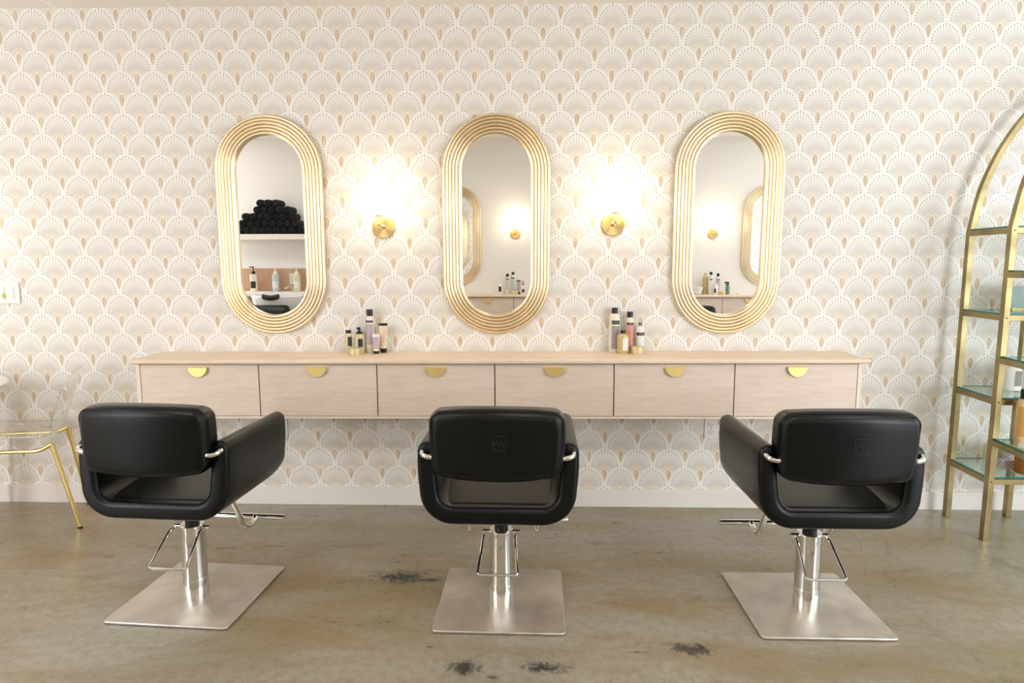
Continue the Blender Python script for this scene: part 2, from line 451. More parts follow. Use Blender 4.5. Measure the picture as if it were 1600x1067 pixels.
def thing(name, label, cat, loc=(0, 0, 0), rot=(0, 0, 0), group=None):
    o = bpy.data.objects.new(name, None); C.objects.link(o); o.empty_display_size = .05
    o.location = loc; o.rotation_euler = rot; return tag(o, label, cat, group)
def struct(name, bm, m, **k):
    o = obj(name, bm, m, **k); o['kind'] = 'structure'; return o
def dup(root, loc, rot=None, label=None, group=None):
    r = root.copy(); C.objects.link(r); r.location = loc
    if rot is not None: r.rotation_euler = rot
    if label: r['label'] = label
    if group: r['group'] = group
    for ch in list(root.children):
        c = ch.copy(); C.objects.link(c); c.parent = r
        for g in ch.children:
            d = g.copy(); C.objects.link(d); d.parent = c
    return r

# ------------------------------------------------------------------ room
X0, X1, Y1, H = -4.6, 4.8, -4.2, 2.64
struct('floor', bx(((X0+X1)/2, Y1/2, -.05), (X1-X0+.4, -Y1+.4, .1)), M['concrete'])
struct('ceiling', bx(((X0+X1)/2, Y1/2, H+.05), (X1-X0+.4, -Y1+.4, .1)), M['ceil'])
struct('wall_back', bx(((X0+X1)/2, .06, H/2), (X1-X0+.4, .12, H)), M['paper'], loc=(0, 0, 0))
bm = bmesh.new(); wins = [(-4.45, -3.53), (3.15, 4.6)]; z0_, z1_ = .35, 2.4
for a, b in ((X0-.2, wins[0][0]), (wins[0][1], wins[1][0]), (wins[1][1], X1+.2)): box(bm, ((a+b)/2, Y1-.06, H/2), (b-a, .12, H))
for a, b in wins:
    box(bm, ((a+b)/2, Y1-.06, z0_/2), (b-a, .12, z0_)); box(bm, ((a+b)/2, Y1-.06, (z1_+H)/2), (b-a, .12, H-z1_))
struct('wall_front', bm, M['paint'])
for k, (a, b) in enumerate(wins):  # unseen windows added so daylight reaches the papered wall head-on
    wn_ = bpy.data.objects.new('window_%d' % (k+2), None); C.objects.link(wn_); wn_.location = ((a+b)/2, Y1-.06, z0_); wn_['kind'] = 'structure'
    W_, H_ = b-a, z1_-z0_; bm = bmesh.new()
    for s_ in (-1, 1): box(bm, (s_*(W_/2-.025), 0, H_/2), (.05, .07, H_))
    for zz in (.025, H_-.025): box(bm, (0, 0, zz), (W_-.1, .07, .05))
    if W_ > 1: box(bm, (0, 0, H_/2), (.04, .06, H_-.1))
    obj('window_frame', bm, M['trim'], wn_); obj('window_pane', bx((0, .02, H_/2), (W_-.1, .006, H_-.1)), M['pane'], wn_)
struct('wall_left', bx((X0-.06, Y1/2, H/2), (.12, -Y1, H)), M['paint'])
wy0, wy1, wz0, wz1 = -3.95, -.45, .35, 2.35
bm = bmesh.new()
box(bm, (X1+.06, Y1/2, wz0/2), (.12, -Y1, wz0)); box(bm, (X1+.06, Y1/2, (wz1+H)/2), (.12, -Y1, H-wz1))
box(bm, (X1+.06, (wy0+Y1)/2, (wz0+wz1)/2), (.12, wy0-Y1, wz1-wz0)); box(bm, (X1+.06, wy1/2, (wz0+wz1)/2), (.12, -wy1, wz1-wz0))
struct('wall_right', bm, M['paint'])
win = bpy.data.objects.new('window_1', None); C.objects.link(win); win.location = (X1+.06, -2.2, .35); win['kind'] = 'structure'  # unseen glazing added on the right to let daylight in
bm = bmesh.new()
for yy in (-1.75, -.875/1.5, .875/1.5, 1.75): box(bm, (0, yy*.985, 1.0), (.07, .05, 2.0))
for zz in (.025, 1.975): box(bm, (0, 0, zz), (.07, 3.5, .05))
obj('window_frame', bm, M['trim'], win)
obj('window_pane', bx((0, 0, 1.0), (.006, 3.42, 1.92)), M['pane'], win)
def baseboard(name, c, s): struct(name, bx(c, s), M['trim'], bevel=.003)
baseboard('baseboard_back', ((X0+X1)/2, -.007, .05), (X1-X0, .014, .1))
baseboard('baseboard_front', ((X0+X1)/2, Y1+.007, .05), (X1-X0, .014, .1))
baseboard('baseboard_left', (X0+.007, Y1/2, .05), (.014, -Y1-.03, .1))
baseboard('baseboard_right', (X1-.007, Y1/2, .05), (.014, -Y1-.03, .1))

# unseen ceiling panels, added to light the room from above the aisle
cl = thing('ceiling_light', 'lit square ceiling panel over the aisle behind the chairs, nearest the left wall', 'ceiling light', (-2.415+.3018-1.207, -.42-.6035*3.5, H-.012), group='ceiling light panels')
bm = bmesh.new()
for s in (-1, 1):
    box(bm, (s*.285, 0, 0), (.03, .6, .02)); box(bm, (0, s*.285, 0), (.54, .03, .02))
obj('light_frame', bm, M['trim'], cl); obj('diffuser', bx((0, 0, 0), (.54, .54, .012)), M['diffuser'], cl)
cx0 = cl.location.x; cy0 = cl.location.y
for i, lb in ((1, 'second from the left wall'), (2, 'third from the left wall'), (3, 'nearest the window')):
    dup(cl, (cx0 + 1.8105*i, cy0, H-.012), label='lit square ceiling panel over the aisle behind the chairs, ' + lb)

# ------------------------------------------------------------------ counter wall unit
ZS = .0044
def counter(x0, x1, gaps, ypl, sign, zs, lab_t, lab_c, ztop=.867):
    # sign -1: the unit hangs on the wall y=0 and its front faces -y
    mid = (x0+x1)/2
    shear = lambda bm: [setattr(v, 'co', Vector((v.co.x, v.co.y, v.co.z + zs*(v.co.x+mid)))) for v in bm.verts]
    D = .302
    prof = []
    t = .024; r = .009
    # worktop with a rounded front edge, mitred returns
    bm = bmesh.new(); hx = (x1-x0)/2 + .012
    box(bm, (0, 0, 0), (2*hx, D, t))
    vs = bm.edges[:]
    bmesh.ops.bevel(bm, geom=[e for e in vs if not all(v.co.y > D/2-.001 for v in e.verts)], offset=r, segments=4, profile=.5, affect='EDGES')
    bmesh.ops.translate(bm, vec=(0, -D/2, -t/2), verts=bm.verts); 
    wt = obj('worktop', bm, M['woodtop']); 
    rot = 0 if sign < 0 else PI
    wt.location = (mid, ypl, ztop + zs*mid); wt.rotation_euler = (0, -zs, rot)
    tag(wt, lab_t, 'worktop')
    cab = thing('floating_cabinet', lab_c, 'cabinet', (mid, ypl, 0), (0, 0, rot))
    cab.rotation_euler = (0, -zs if sign < 0 else zs, rot)
    zt = ztop - t + zs*mid; zb = .562 + zs*mid
    a, b_ = gaps[0], gaps[-1]
    flip = (lambda x: x - mid) if sign < 0 else (lambda x: mid - x)
    A, B = sorted((flip(a), flip(b_)))
    bm = bmesh.new()
    box(bm, ((A+B)/2, -.13, (zt+zb)/2), (B-A, .255, zt-zb-.004), 1)
    for xx in (A-.010, B+.010): box(bm, (xx, -.139, (zt+zb)/2), (.019, .276, zt-zb))
    box(bm, ((A+B)/2, -.139, zb+.006), (B-A, .276, .011))
    obj('cabinet_body', bm, [M['woodedge'], M['gap']], cab)
    g = sorted(flip(q) for q in gaps)
    for i in range(len(g)-1):
        xa, xb = g[i]+.0028, g[i+1]-.0028
        dr = obj('drawer', bx((0, 0, 0), (xb-xa, .018, zt-zb-.018)), M['wood'], cab, loc=((xa+xb)/2, -.267, (zt+zb)/2+.0045), bevel=.0012)
        pts = [(-.047, 0)] + [(-.047*math.cos(PI*k/24), -.046*math.sin(PI*k/24)) for k in range(1, 24)] + [(.047, 0)]
        bmh = prism(pts, -.0045, 0)
        box(bmh, (0, .006, -.0015), (.09, .012, .003))
        obj('handle', bmh, M['pull'], dr, loc=(0, -.021, (zt-zb-.018)/2-.014))
    return wt, cab
counter(-1.976, 1.681, [-1.943, -1.337, -.739, -.147, .447, 1.043, 1.645], 0, -1, ZS,
        'long pale maple worktop under the three gold mirrors', 'wall-hung bleached maple cabinet with six drawers and half-moon brass pulls')
counter(-1.345, 2.86, [-.14-.594*2, -.14-.594] + [-.14+.594*k for k in range(0, 6)], Y1, 1, 0,
        'pale maple worktop on the plain opposite wall, seen in the mirrors', 'wall-hung maple cabinet on the plain opposite wall, seen in the mirrors')

# ------------------------------------------------------------------ mirrors
def stadium(rho, R, L, n=40):
    # point loop of the racetrack offset: rho = distance from centre line ends
    P = []
    for k in range(n+1): a = PI*k/n; P.append((rho*math.cos(a), L + rho*math.sin(a)))
    for k in range(n+1): a = PI + PI*k/n; P.append((rho*math.cos(a), -L + rho*math.sin(a)))
    return P
def make_mirror(label):
    Ro, Ht = .282, 1.14; L = Ht/2 - Ro; Ri = .180
    t = thing('wall_mirror', label, 'mirror')
    bm = bmesh.new(); prof = [(Ro, -.000), (Ro, .012)]
    nb = 6; wd = (Ro - Ri)/nb
    for b in range(nb):
        c = Ro - wd*(b+.5); base = .016 + .003*min(b, 2)
        for k in range(9):
            a = PI*k/8
            prof.append((c + wd*.5*math.cos(a), base + .0115*math.sin(a)**.8))
    prof += [(Ri-.001, .016), (Ri-.001, .0)]
    loops = [[bm.verts.new((x, -h, z)) for x, z in stadium(r, Ro, L)] for r, h in prof]
    n = len(loops[0])
    for A, B in zip(loops[:-1], loops[1:]):
        for i in range(n): bm.faces.new((A[i], A[(i+1) % n], B[(i+1) % n], B[i]))
    obj('mirror_frame', bm, M['goldleaf'], t, smooth=50)
    pts = stadium(Ri+.001, Ro, L)
    obj('mirror_glass', prism(pts, -.0095, -.002), M['mirror'], t, smooth=20)
    return t
TILT = .0135
mir = make_mirror('gold ribbed oval mirror on the wallpaper, leftmost, reflecting shelves and black towels')
mir.location = (-1.343, -.0065, 1.531); mir.rotation_euler = (TILT, 0, 0); mir['group'] = 'gold racetrack mirrors over the worktop'
dup(mir, (-.152, -.0065, 1.533), label='gold ribbed oval mirror on the wallpaper between the two lit sconces')
dup(mir, (1.052, -.0065, 1.537), label='gold ribbed oval mirror on the wallpaper, nearest the brass shelf unit')
for x, lb in ((-.81, 'reflected at the left edge of the middle mirror'), (.39, 'reflected at the right edge of the middle mirror'), (2.79, 'reflected in the right mirror')):
    dup(mir, (x, Y1+.0065, 1.537), rot=(-TILT*.0, 0, PI), label='gold oval mirror on the opposite wall, ' + lb, group='gold mirrors on the opposite wall')

# ------------------------------------------------------------------ sconces
def make_sconce(label):
    t = thing('wall_sconce', label, 'wall lamp')
    obj('back_plate', lat([(0, 0), (.0595, 0), (.0605, .004), (.0595, .010), (.057, .012), (0, .012)], seg=64, axis='Y'), M['brass'], t)
    bm = bmesh.new(); tube(bm, fillet([(0, -.010, .0), (0, -.112, .0), (0, -.112, .050)], .012), .0055)
    lathe(bm, [(0, -.002), (.012, 0), (.012, .008), (.006, .01)], 24, (0, -.012, 0), 'Y')
    obj('lamp_arm', bm, M['brass'], t)
    obj('lamp_cup', lat([(0, .046), (.026, .048), (.027, .053), (.015, .058), (0, .058)], seg=32, c=(0, -.112, 0)), M['brass'], t)
    n = 20; R = .074
    obj('globe_shade', lat([(R*math.sin(PI*k/n), .056 + R - R*math.cos(PI*k/n)) if 0 < k < n else (0, .056 + R - R*math.cos(PI*k/n)) for k in range(n+1)], seg=36, c=(0, -.112, 0)), M['globe'], t)
    return t
sc = make_sconce('lit globe wall sconce on a round brass plate, between the left and middle mirrors')
sc.location = (-.750, 0, 1.529); sc['group'] = 'brass wall sconces'
dup(sc, (.458, 0, 1.541), label='lit globe wall sconce on a round brass plate, between the middle and right mirrors')
dup(sc, (-3.09, 0, 1.36), label='lit globe wall sconce beyond the white wall plate at the far left')
dup(sc, (-.125, Y1, 1.565), rot=(0, 0, PI), label='lit brass sconce on the opposite wall, reflected in the middle mirror', group='sconces on the opposite wall')
dup(sc, (2.17, Y1, 1.565), rot=(0, 0, PI), label='lit brass sconce on the opposite wall, reflected in the right mirror', group='sconces on the opposite wall')

# ------------------------------------------------------------------ salon chair
def u_shell():
    T = .066; rnd = .020
    # centre line of the U (x, z), from the left arm top down, across, up to the right arm top
    hw, top, bot = .252, .683, .452
    cl = [(-hw, top)]
    for k in range(1, 7): cl.append((-hw - .003*math.sin(PI*k/7) + .006*k/7, top - (top-.55)*k/7))
    rc = .088
    cxx, czz = -.156, bot + rc
    for k in range(0, 13):
        a = PI + (PI/2)*k/12
        cl.append((cxx + .089*math.cos(a), czz + rc*math.sin(a)))
    for k in range(1, 8): cl.append((cxx - cxx*k/8, bot))
    cl.append((0, bot)); right = [(-x, z) for x, z in reversed(cl[:-1])]; cl = cl + right
    P = [Vector((x, 0, z)) for x, z in cl]; n = len(P)
    N = []
    for i in range(n):
        d = (P[min(i+1, n-1)] - P[max(i-1, 0)]).normalized(); N.append(Vector((d.z, 0, -d.x)))   # outward
    def yf(z):     # front limit
        if z > .51: return .262
        return .262 - (.51 - z)*.7
    def yr(z): return -.232 + max(0, z-.45)*.06
    # closed cross section: outer side, half-round arm tops, inner side
    def section(h):
        out = [P[i] + N[i]*h for i in range(n)]
        inn = [P[i] - N[i]*h for i in range(n)]
        cap1 = [P[-1] + Vector((h*math.cos(a), 0, h*math.sin(a)*1.0)) for a in [PI*k/8 for k in range(1, 8)]]
        cap0 = [P[0] + Vector((h*math.cos(a), 0, h*math.sin(a)*1.0)) for a in [PI*k/8 for k in range(1, 8)]]
        return out + cap1 + inn[::-1] + cap0
    bm = bmesh.new(); rings = []
    # rear end: h grows while y leaves the rear plane
    seq = []
    for k in range(6):
        a = PI/2*k/5
        seq.append((0.0, rnd*(1-math.cos(a)), T/2 - rnd*(1-math.sin(a))))
    for s in (.15, .3, .45, .6, .75, .88): seq.append((s, 0, T/2))
    for k in range(5, -1, -1):
        a = PI/2*k/5
        seq.append((1.0, -rnd*(1-math.cos(a)), T/2 - rnd*(1-math.sin(a))))
    for s, dy, h in seq:
        row = []
        for v in section(h):
            z = v.z; a, b = yr(z), yf(z)
            if s == 0: y = a + dy
            elif s == 1: y = b + dy
            else: y = (a+rnd) + (b-a-2*rnd)*s
            row.append(bm.verts.new((v.x, y, v.z)))
        rings.append(row)
    m = len(rings[0])
    for A, B in zip(rings[:-1], rings[1:]):
        for i in range(m): bm.faces.new((A[i], A[(i+1) % m], B[(i+1) % m], B[i]))
    # end caps: bridge outer to inner side
    nc = 7
    for row, fl_ in ((rings[0], False), (rings[-1], True)):
        outi = list(range(n)); inni = [n + nc + (n-1-i) for i in range(n)]
        for i in range(n-1):
            bm.faces.new((row[outi[i]], row[outi[i+1]], row[inni[i+1]], row[inni[i]]))
        bm.faces.new([row[outi[-1]]] + [row[n+k] for k in range(nc)] + [row[inni[-1]]])
        bm.faces.new([row[inni[0]]] + [row[2*n+nc+k] for k in range(nc-1, -1, -1)][::-1] + [row[outi[0]]])
    return bm
def make_chair(label, logo):
    t = thing('salon_chair', label, 'salon chair')
    # steel base plate
    bm = bmesh.new(); box(bm, (0, 0, .007), (.49, .49, .010))
    bmesh.ops.bevel(bm, geom=[e for e in bm.edges if abs(e.verts[0].co.z - e.verts[1].co.z) > .005], offset=.018, segments=5, affect='EDGES', profile=.5)
    bmesh.ops.translate(bm, vec=(0, .03, 0), verts=bm.verts)
    obj('base_plate', bm, M['plate'], t, bevel=.003)
    obj('column', lat([(0, .012), (.047, .012), (.047, .092), (.0462, .094), (.0455, .096), (.0455, .312), (.043, .316), (0, .316)], seg=48), M['post'], t)
    bm = lat([(0, .316), (.026, .316), (.026, .335), (.062, .36), (.08, .40), (.085, .424), (0, .424)], seg=32)
    box(bm, (0, .0, .405), (.22, .26, .03))
    obj('swivel_mount', bm, M['seam'], t)
    # pump lever: U of steel rod hanging from the column head
    bm = tb(fillet([(-.062, .0, .300), (-.066, -.045, .302), (-.078, -.165, .205), (.068, -.165, .205), (.056, -.045, .302), (.062, 0, .300)], .014), .0052, seg=10)
    tube(bm, [(-.072, 0, .302), (.072, 0, .302)], .0075)
    obj('pump_lever', bm, M['chrome'], t)
    # shell, cushion, back
    obj('seat_shell', u_shell(), M['leather'], t, smooth=60)
    obj('seat_cushion', rbox(.207, .232, .030, .02, deform=lambda c: Vector((c.x, c.y, c.z + (c.y+.232)*.09)), c=(0, .030, .458)), M['leather'], t, smooth=60)
    def bd(c):
        c.y += -.026*(1-(c.x/.236)**2) + .02           # bowed rearwards at the middle
        c.z += (.008 if c.z > 0 else -.010)*(1-(c.x/.236)**2)
        x0_, z0_ = c.x, c.z
        c.x = x0_*(1 - .035*min(1, abs(z0_)/.117)**4 - (.03*min(1, -z0_/.12) if z0_ < 0 else 0)); c.z = z0_*(1 - .055*min(1, abs(x0_)/.236)**5)
        c.y += c.z*-.02
        return c
    B = obj('backrest', rbox(.238, .052, .121, .036, deform=bd), M['leather'], t, loc=(0, -.236, .722), rot=(0, 0, 0), smooth=60)
    # piping along the rear edge of the back
    pts = []
    for (cx_, cz_, a0) in ((.2, .083, 0), (-.2, .083, PI/2), (-.2, -.083, PI), (.2, -.083, 1.5*PI)):
        for k in range(7):
            a = a0 + PI/2*k/6; p = bd(Vector((cx_ + .030*math.cos(a), -.041, cz_ + .030*math.sin(a)))); pts.append(p)
    fine = []
    for i in range(len(pts)):
        a, b = pts[i], pts[(i+1) % len(pts)]
        k = max(1, int((b-a).length/.03))
        for q in range(k):
            l = a.lerp(b, q/k); 
            if k > 1: l.y = a.y + (b.y-a.y)*q/k - .026*((1-(l.x/.236)**2) - ((1-(a.x/.236)**2)*(1-q/k) + (1-(b.x/.236)**2)*q/k)); 
            fine.append(l)
    obj('piping', tb(fine, .0022, seg=6, closed=True), M['seam'], B)
    if logo:
        bm = bmesh.new()
        yb = -.0790
        for zz in (.026, -.026): box(bm, (0, yb, zz), (.05, .0018, .0016))
        for xx in (-.025, .025): box(bm, (xx, yb, .003), (.0014, .0018, .034))
        zig = [(-.020, .012), (-.020, -.012), (-.014, 0), (-.007, .012), (-.001, -.012), (.005, .012), (.011, -.012), (.019, .012)]
        for a, b in zip(zig[:-1], zig[1:]): tube(bm, [(a[0], yb, a[1]), (b[0], yb, b[1])], .0012, seg=5)
        for k in range(7): box(bm, (-.018+.006*k, yb, -.019), (.003, .0016, .003))
        obj('embossed_emblem', bm, M['emboss'], B, loc=(.012, 0, .02))
    # chrome brackets from the arms to the back
    for s in (-1, 1):
        obj('back_bracket', tb(smooth_path([(s*.262, -.17, .688), (s*.264, -.215, .684), (s*.258, -.238, .678), (s*.235, -.247, .674), (s*.20, -.240, .674)], 6), .0095, seg=12), M['chrome'], t)
    # T footrest in front
    for s in (-1, 1):
        obj('footrest_arm', tb(smooth_path([(s*.13, .05, .415), (s*.14, .085, .34), (s*.14, .13, .262), (s*.14, .175, .238), (s*.14, .215, .240), (s*.14, .235, .252)], 8), .0125, seg=14), M['chrome'], t)
    obj('footrest_bar', tb([(-.27, .24, .252), (.27, .24, .252)], .0125, seg=16), M['chrome'], t)
    return t
ch1 = make_chair('black salon chair on a square steel base, leftmost, with its outer right arm showing', False)
ch1.location = (-1.318, -1.02, 0); ch1.rotation_euler = (0, 0, -math.radians(4)); ch1['group'] = 'black salon chairs facing the worktop'
ch2 = make_chair('black salon chair on a square steel base in front of the middle mirror', True)
ch2.location = (-.089, -1.04, 0); ch2.rotation_euler = (0, 0, math.radians(-1)); ch2['group'] = 'black salon chairs facing the worktop'
dup(ch2, (1.097, -1.05, 0), rot=(0, 0, 0), label='black salon chair on a square steel base, nearest the brass shelf unit', group='black salon chairs facing the worktop')
dup(ch2, (1.63, -3.15, 0), rot=(0, 0, PI), label='black salon chair facing the opposite wall, its back reflected low in the right mirror', group='black salon chairs facing the opposite wall')

# ------------------------------------------------------------------ wall plates
def make_outlet(label, kind, x, z):
    t = thing('outlet_plate' if kind != 'blank' else 'blank_plate', label, 'outlet' if kind != 'blank' else 'wall plate', (x, 0, z))
    obj('cover_plate', bx((0, -.003, 0), (.07, .006, .115)), M['white'], t, bevel=.002)
    if kind == 'duplex':
        for s in (-1, 1):
            soc = obj('socket', rbox(.0165, .002, .014, .0019, nf=2, nr=2, c=(0, -.0065, s*.0195)), M['white'], t)
            bm = bmesh.new()
            for sx in (-.006, .006): box(bm, (sx, -.0086, s*.0195+.003), (.0024, .001, .008))
            lathe(bm, [(0, 0), (.0026, 0), (.0026, .001), (0, .001)], 12, (0, -.0082, s*.0195-.008), 'Y')
            obj('socket_slots', bm, M['dark'], soc)
        zz = (0,)
    else: zz = (-.042, .042)
    for q in zz: obj('screw', lat([(0, 0), (.0032, 0), (.0028, .001), (0, .0012)], seg=12, c=(0, -.006, q), axis='Y'), M['grey'], t)
    return t
make_outlet('white duplex outlet under the worktop, left of the blank plate', 'duplex', -1.345, .44)
make_outlet('blank white cover plate with two screws under the worktop', 'blank', -.779, .423)
make_outlet('white duplex outlet under the worktop beside the right chair arm', 'duplex', 1.012, .447)
t = thing('switch_plate', 'wide white glossy wall plate with a yellow-green sticker at the left edge', 'wall plate', (-2.835, 0, 1.178))
obj('cover_plate', bx((0, -.006, 0), (.185, .012, .116)), M['white'], t, bevel=.003)
for k in range(3):
    obj('rocker_switch', bx((-.055+.052*k, -.0135, 0), (.033, .004, .066)), M['white'], t, bevel=.001)
star = []
for k in range(12):
    a = 2*PI*k/12; r = .017 if k % 2 == 0 else .006; star.append((r*math.cos(a), r*math.sin(a)))
obj('sticker', prism(star, -.0175, -.0155), M['sticker'], t, loc=(0.01, 0, -.014))

# ------------------------------------------------------------------ hair products
def can(label, x, y, z, r, h, body, cap, caph, capr, band=None, lab=None, shoulder=.02, name='spray_can', cat='hair product', grp=None, lab_ang=(-2.6, -.55), txt=False):
    t = thing(name, label, cat, (x, y, z), group=grp); bh = h - caph
    prof = [(0, 0), (r*.94, 0), (r, .004), (r, bh - shoulder)]
    for k in range(1, 7):
        a = PI/2*k/6; prof.append((capr*.9 + (r-capr*.9)*math.cos(a), bh - shoulder + shoulder*math.sin(a)))
    prof.append((0, bh))
    obj('bottle_body', lat(prof, seg=32), body, t)
    obj('cap', lat([(0, bh), (capr, bh), (capr, bh+caph*.93), (capr*.9, h), (0, h)], seg=28), cap, t)
    e = r + .0006
    if band:
        obj('label_band', lat([(r-.001, band[0]), (e, band[0]), (e, band[1]), (r-.001, band[1])], seg=24, a0=lab_ang[0], a1=lab_ang[1]), M['band'], t)
        if txt:
            bm = bmesh.new()
            for k in range(5):
                a = -PI/2 + (k-2)*.2; zc = (band[0]+band[1])/2
                box(bm, (math.cos(a)*(e+.0002), math.sin(a)*(e+.0002), zc), (.0012 if k % 2 else .0022, .0012, (band[1]-band[0])*.35))
            obj('print', bm, M['cream_txt'], t)
    if lab:
        z0, z1, m_ = lab
        obj('label', lat([(r-.001, z0), (e, z0), (e, z1), (r-.001, z1)], seg=24, a0=lab_ang[0], a1=lab_ang[1]), m_, t)
    return t
def tin(label, x, y, z, r, h, m_, grp=None):
    t = thing('product_tin', label, 'hair product', (x, y, z), group=grp)
    obj('tin_base', lat([(0, 0), (r*.96, 0), (r*.97, .003), (r*.97, h*.5), (0, h*.5)], seg=36), m_, t)
    obj('lid', lat([(0, h*.48), (r, h*.48), (r, h*.93), (r*.95, h), (0, h)], seg=36), m_, t)
    return t
def squeeze(label, x, y, z, wd, h, body, lab, topband=None, grp=None, rz=0):
    t = thing('squeeze_tube', label, 'hair product', (x, y, z), (0, 0, rz), group=grp)
    ch = h*.15
    obj('cap', lat([(0, 0), (wd*.36, 0), (wd*.36, ch), (0, ch)], seg=28), M['black'], t)
    bm = bmesh.new(); n = 24; rings = []
    for k in range(11):
        s = k/10; z_ = ch + (h-ch)*s; a = wd*(.36 + .14*s); b_ = wd*.36*(1-s)**.8 + .0015
        rings.append([bm.verts.new((a*math.cos(2*PI*i/n), b_*math.sin(2*PI*i/n), z_)) for i in range(n)])
    for A, B in zip(rings[:-1], rings[1:]):
        for i in range(n): bm.faces.new((A[i], A[(i+1) % n], B[(i+1) % n], B[i]))
    bm.faces.new(rings[0]); bm.faces.new(rings[-1])
    obj('tube_body', bm, body, t)
    def strip(s0, s1, f, m_, nm):
        bm = bmesh.new(); rows = []
        for k in range(7):
            s = s0 + (s1-s0)*k/6; z_ = ch + (h-ch)*s; a = wd*(.36 + .14*s); b_ = wd*.36*(1-s)**.8 + .0015
            rows.append([bm.verts.new(((a+.0005)*math.cos(-PI/2 + f*(i/8-.5)*PI), (b_+.0006)*math.sin(-PI/2 + f*(i/8-.5)*PI), z_)) for i in range(9)])
        for A, B in zip(rows[:-1], rows[1:]):
            for i in range(8): bm.faces.new((A[i], A[i+1], B[i+1], B[i]))
        obj(nm, bm, m_, t)
    strip(.12, .84, .62, lab, 'label')
    if topband: strip(.88, .99, .95, M['band'], 'label_band')
    return t
def zt(x): return .867 + ZS*x + .0002
G1 = 'hair products by the left sconce'; G2 = 'hair products by the right sconce'
tin('low round gold tin in front of the bottle group under the left sconce', -.887, -.135, zt(-.887), .033, .036, M['goldtin'], G1)
can('slim khaki bottle with a flat black cap, leftmost under the left sconce', -.937, -.072, zt(-.93), .018, .124, M['khaki'], M['black'], .016, .015, None, (.04, .09, M['band']), .012, 'product_bottle', grp=G1, lab_ang=(-1.5, -.2))
t = can('squat khaki bottle with a black spray nozzle, under the left sconce', -.884, -.052, zt(-.884), .0305, .112, M['khaki'], M['black'], .010, .017, None, (.035, .078, M['band']), .02, 'spray_bottle', grp=G1, lab_ang=(-1.55, -.75))
bm = lat([(.008, .112), (.0075, .126), (.007, .137), (0, .138)], seg=16); box(bm, (-.006, 0, .131), (.014, .008, .008)); obj('spray_nozzle', bm, M['black'], t)
can('tall cream can with a black cap and lilac-pink patterned label, under the left sconce', -.827, -.046, zt(-.827), .0215, .232, M['creme'], M['black'], .047-.012, .0165, (.162, .174), (.045, .155, M['lilac']), .02, grp=G1, txt=True)
squeeze('small cream squeeze tube with a lilac label standing on its black cap', -.787, -.088, zt(-.787), .040, .104, M['creme'], M['lilac'], grp=G1)
squeeze('taller peach squeeze tube with a dark top band standing on its black cap', -.757, -.045, zt(-.757), .047, .160, M['creme'], M['peach'], True, grp=G1)
can('tallest cream can with a black cap and grey-pink patterned label, under the right sconce', .474, -.036, zt(.474), .030, .236, M['creme'], M['black'], .030, .0165, (.150, .170), (.02, .142, M['plabel']), .03, grp=G2, txt=True, lab_ang=(-2.2, -.7))
can('round-shouldered gold bottle with a small black cap, under the right sconce', .512, -.088, zt(.512), .0305, .121, M['goldbot'], M['black'], .015, .0135, None, (.018, .082, M['wlabel']), .022, 'product_bottle', grp=G2, lab_ang=(-1.75, -.6))
can('slim cream can with a black cap and salmon pink label, under the right sconce', .554, -.037, zt(.554), .0195, .215, M['creme'], M['black'], .030, .0155, (.145, .158), (.015, .143, M['salmon']), .02, grp=G2, txt=True)
can('pale pink can with a small grey cap and dark band, under the right sconce', .610, -.036, zt(.61), .0235, .158, M['pinkwhite'], M['grey'], .017, .010, (.090, .106), (.03, .085, M['wlabel']), .03, grp=G2, txt=True)
tin('low round gold tin in front of the pale pink can', .588, -.098, zt(.588), .034, .038, M['goldtin'], G2)
# products on the opposite worktop, seen in the mirrors
ZO = .8672
G3 = 'hair products on the opposite worktop'
def opp(x, dy=-.10): return x, Y1 - dy
can('small white bottle on the opposite worktop, left in the middle mirror', -.30, Y1+.13, ZO, .026, .15, M['white'], M['white'], .03, .010, None, (.03, .09, M['band']), .04, 'product_bottle', grp=G3, lab_ang=(.9, 2.2))
can('shorter of two tall black-capped cans on the opposite worktop, in the middle mirror', -.215, Y1+.10, ZO, .023, .235, M['creme'], M['black'], .035, .017, (.165, .178), (.05, .155, M['paleblue']), .02, grp=G3, lab_ang=(.9, 2.3))
can('tallest black-capped cream can on the opposite worktop, in the middle mirror', -.15, Y1+.09, ZO, .028, .255, M['creme'], M['black'], .032, .017, (.175, .19), (.04, .165, M['paleblue']), .03, grp=G3, lab_ang=(.9, 2.3))
tin('round gold tin on the opposite worktop, in the middle mirror', -.125, Y1+.17, ZO, .036, .04, M['goldtin'], G3)
squeeze('khaki squeeze tube on the opposite worktop, in the middle mirror', -.085, Y1+.10, ZO, .046, .16, M['khaki'], M['lilac'], True, grp=G3, rz=PI)
t = can('small clear pump bottle with a black pump on the opposite worktop, in the middle mirror', -.03, Y1+.13, ZO, .022, .12, M['ceramic'], M['black'], .012, .011, None, (.02, .06, M['band']), .02, 'pump_bottle', grp=G3, lab_ang=(.9, 2.2))
bm = lat([(.004, .12), (.004, .146), (0, .146)], seg=10); box(bm, (-.008, 0, .146), (.028, .009, .007)); obj('pump_head', bm, M['black'], t)
t = thing('mixing_bowl', 'white bowl on the opposite worktop, in the right mirror', 'bowl', (1.98, Y1+.14, ZO), group=G3)
obj('bowl_body', lat([(0, 0), (.04, 0), (.05, .01), (.068, .085), (.064, .085), (.046, .013), (0, .010)], seg=32), M['ceramic'], t)
can('tall gold can without label on the opposite worktop, in the right mirror', 2.085, Y1+.08, ZO, .032, .245, M['goldbot'], M['khaki'], .03, .016, grp=G3)
can('tall white can with a black cap on the opposite worktop, in the right mirror', 2.135, Y1+.13, ZO, .024, .258, M['white'], M['black'], .034, .016, (.165, .178), None, .02, grp=G3, lab_ang=(.9, 2.3))
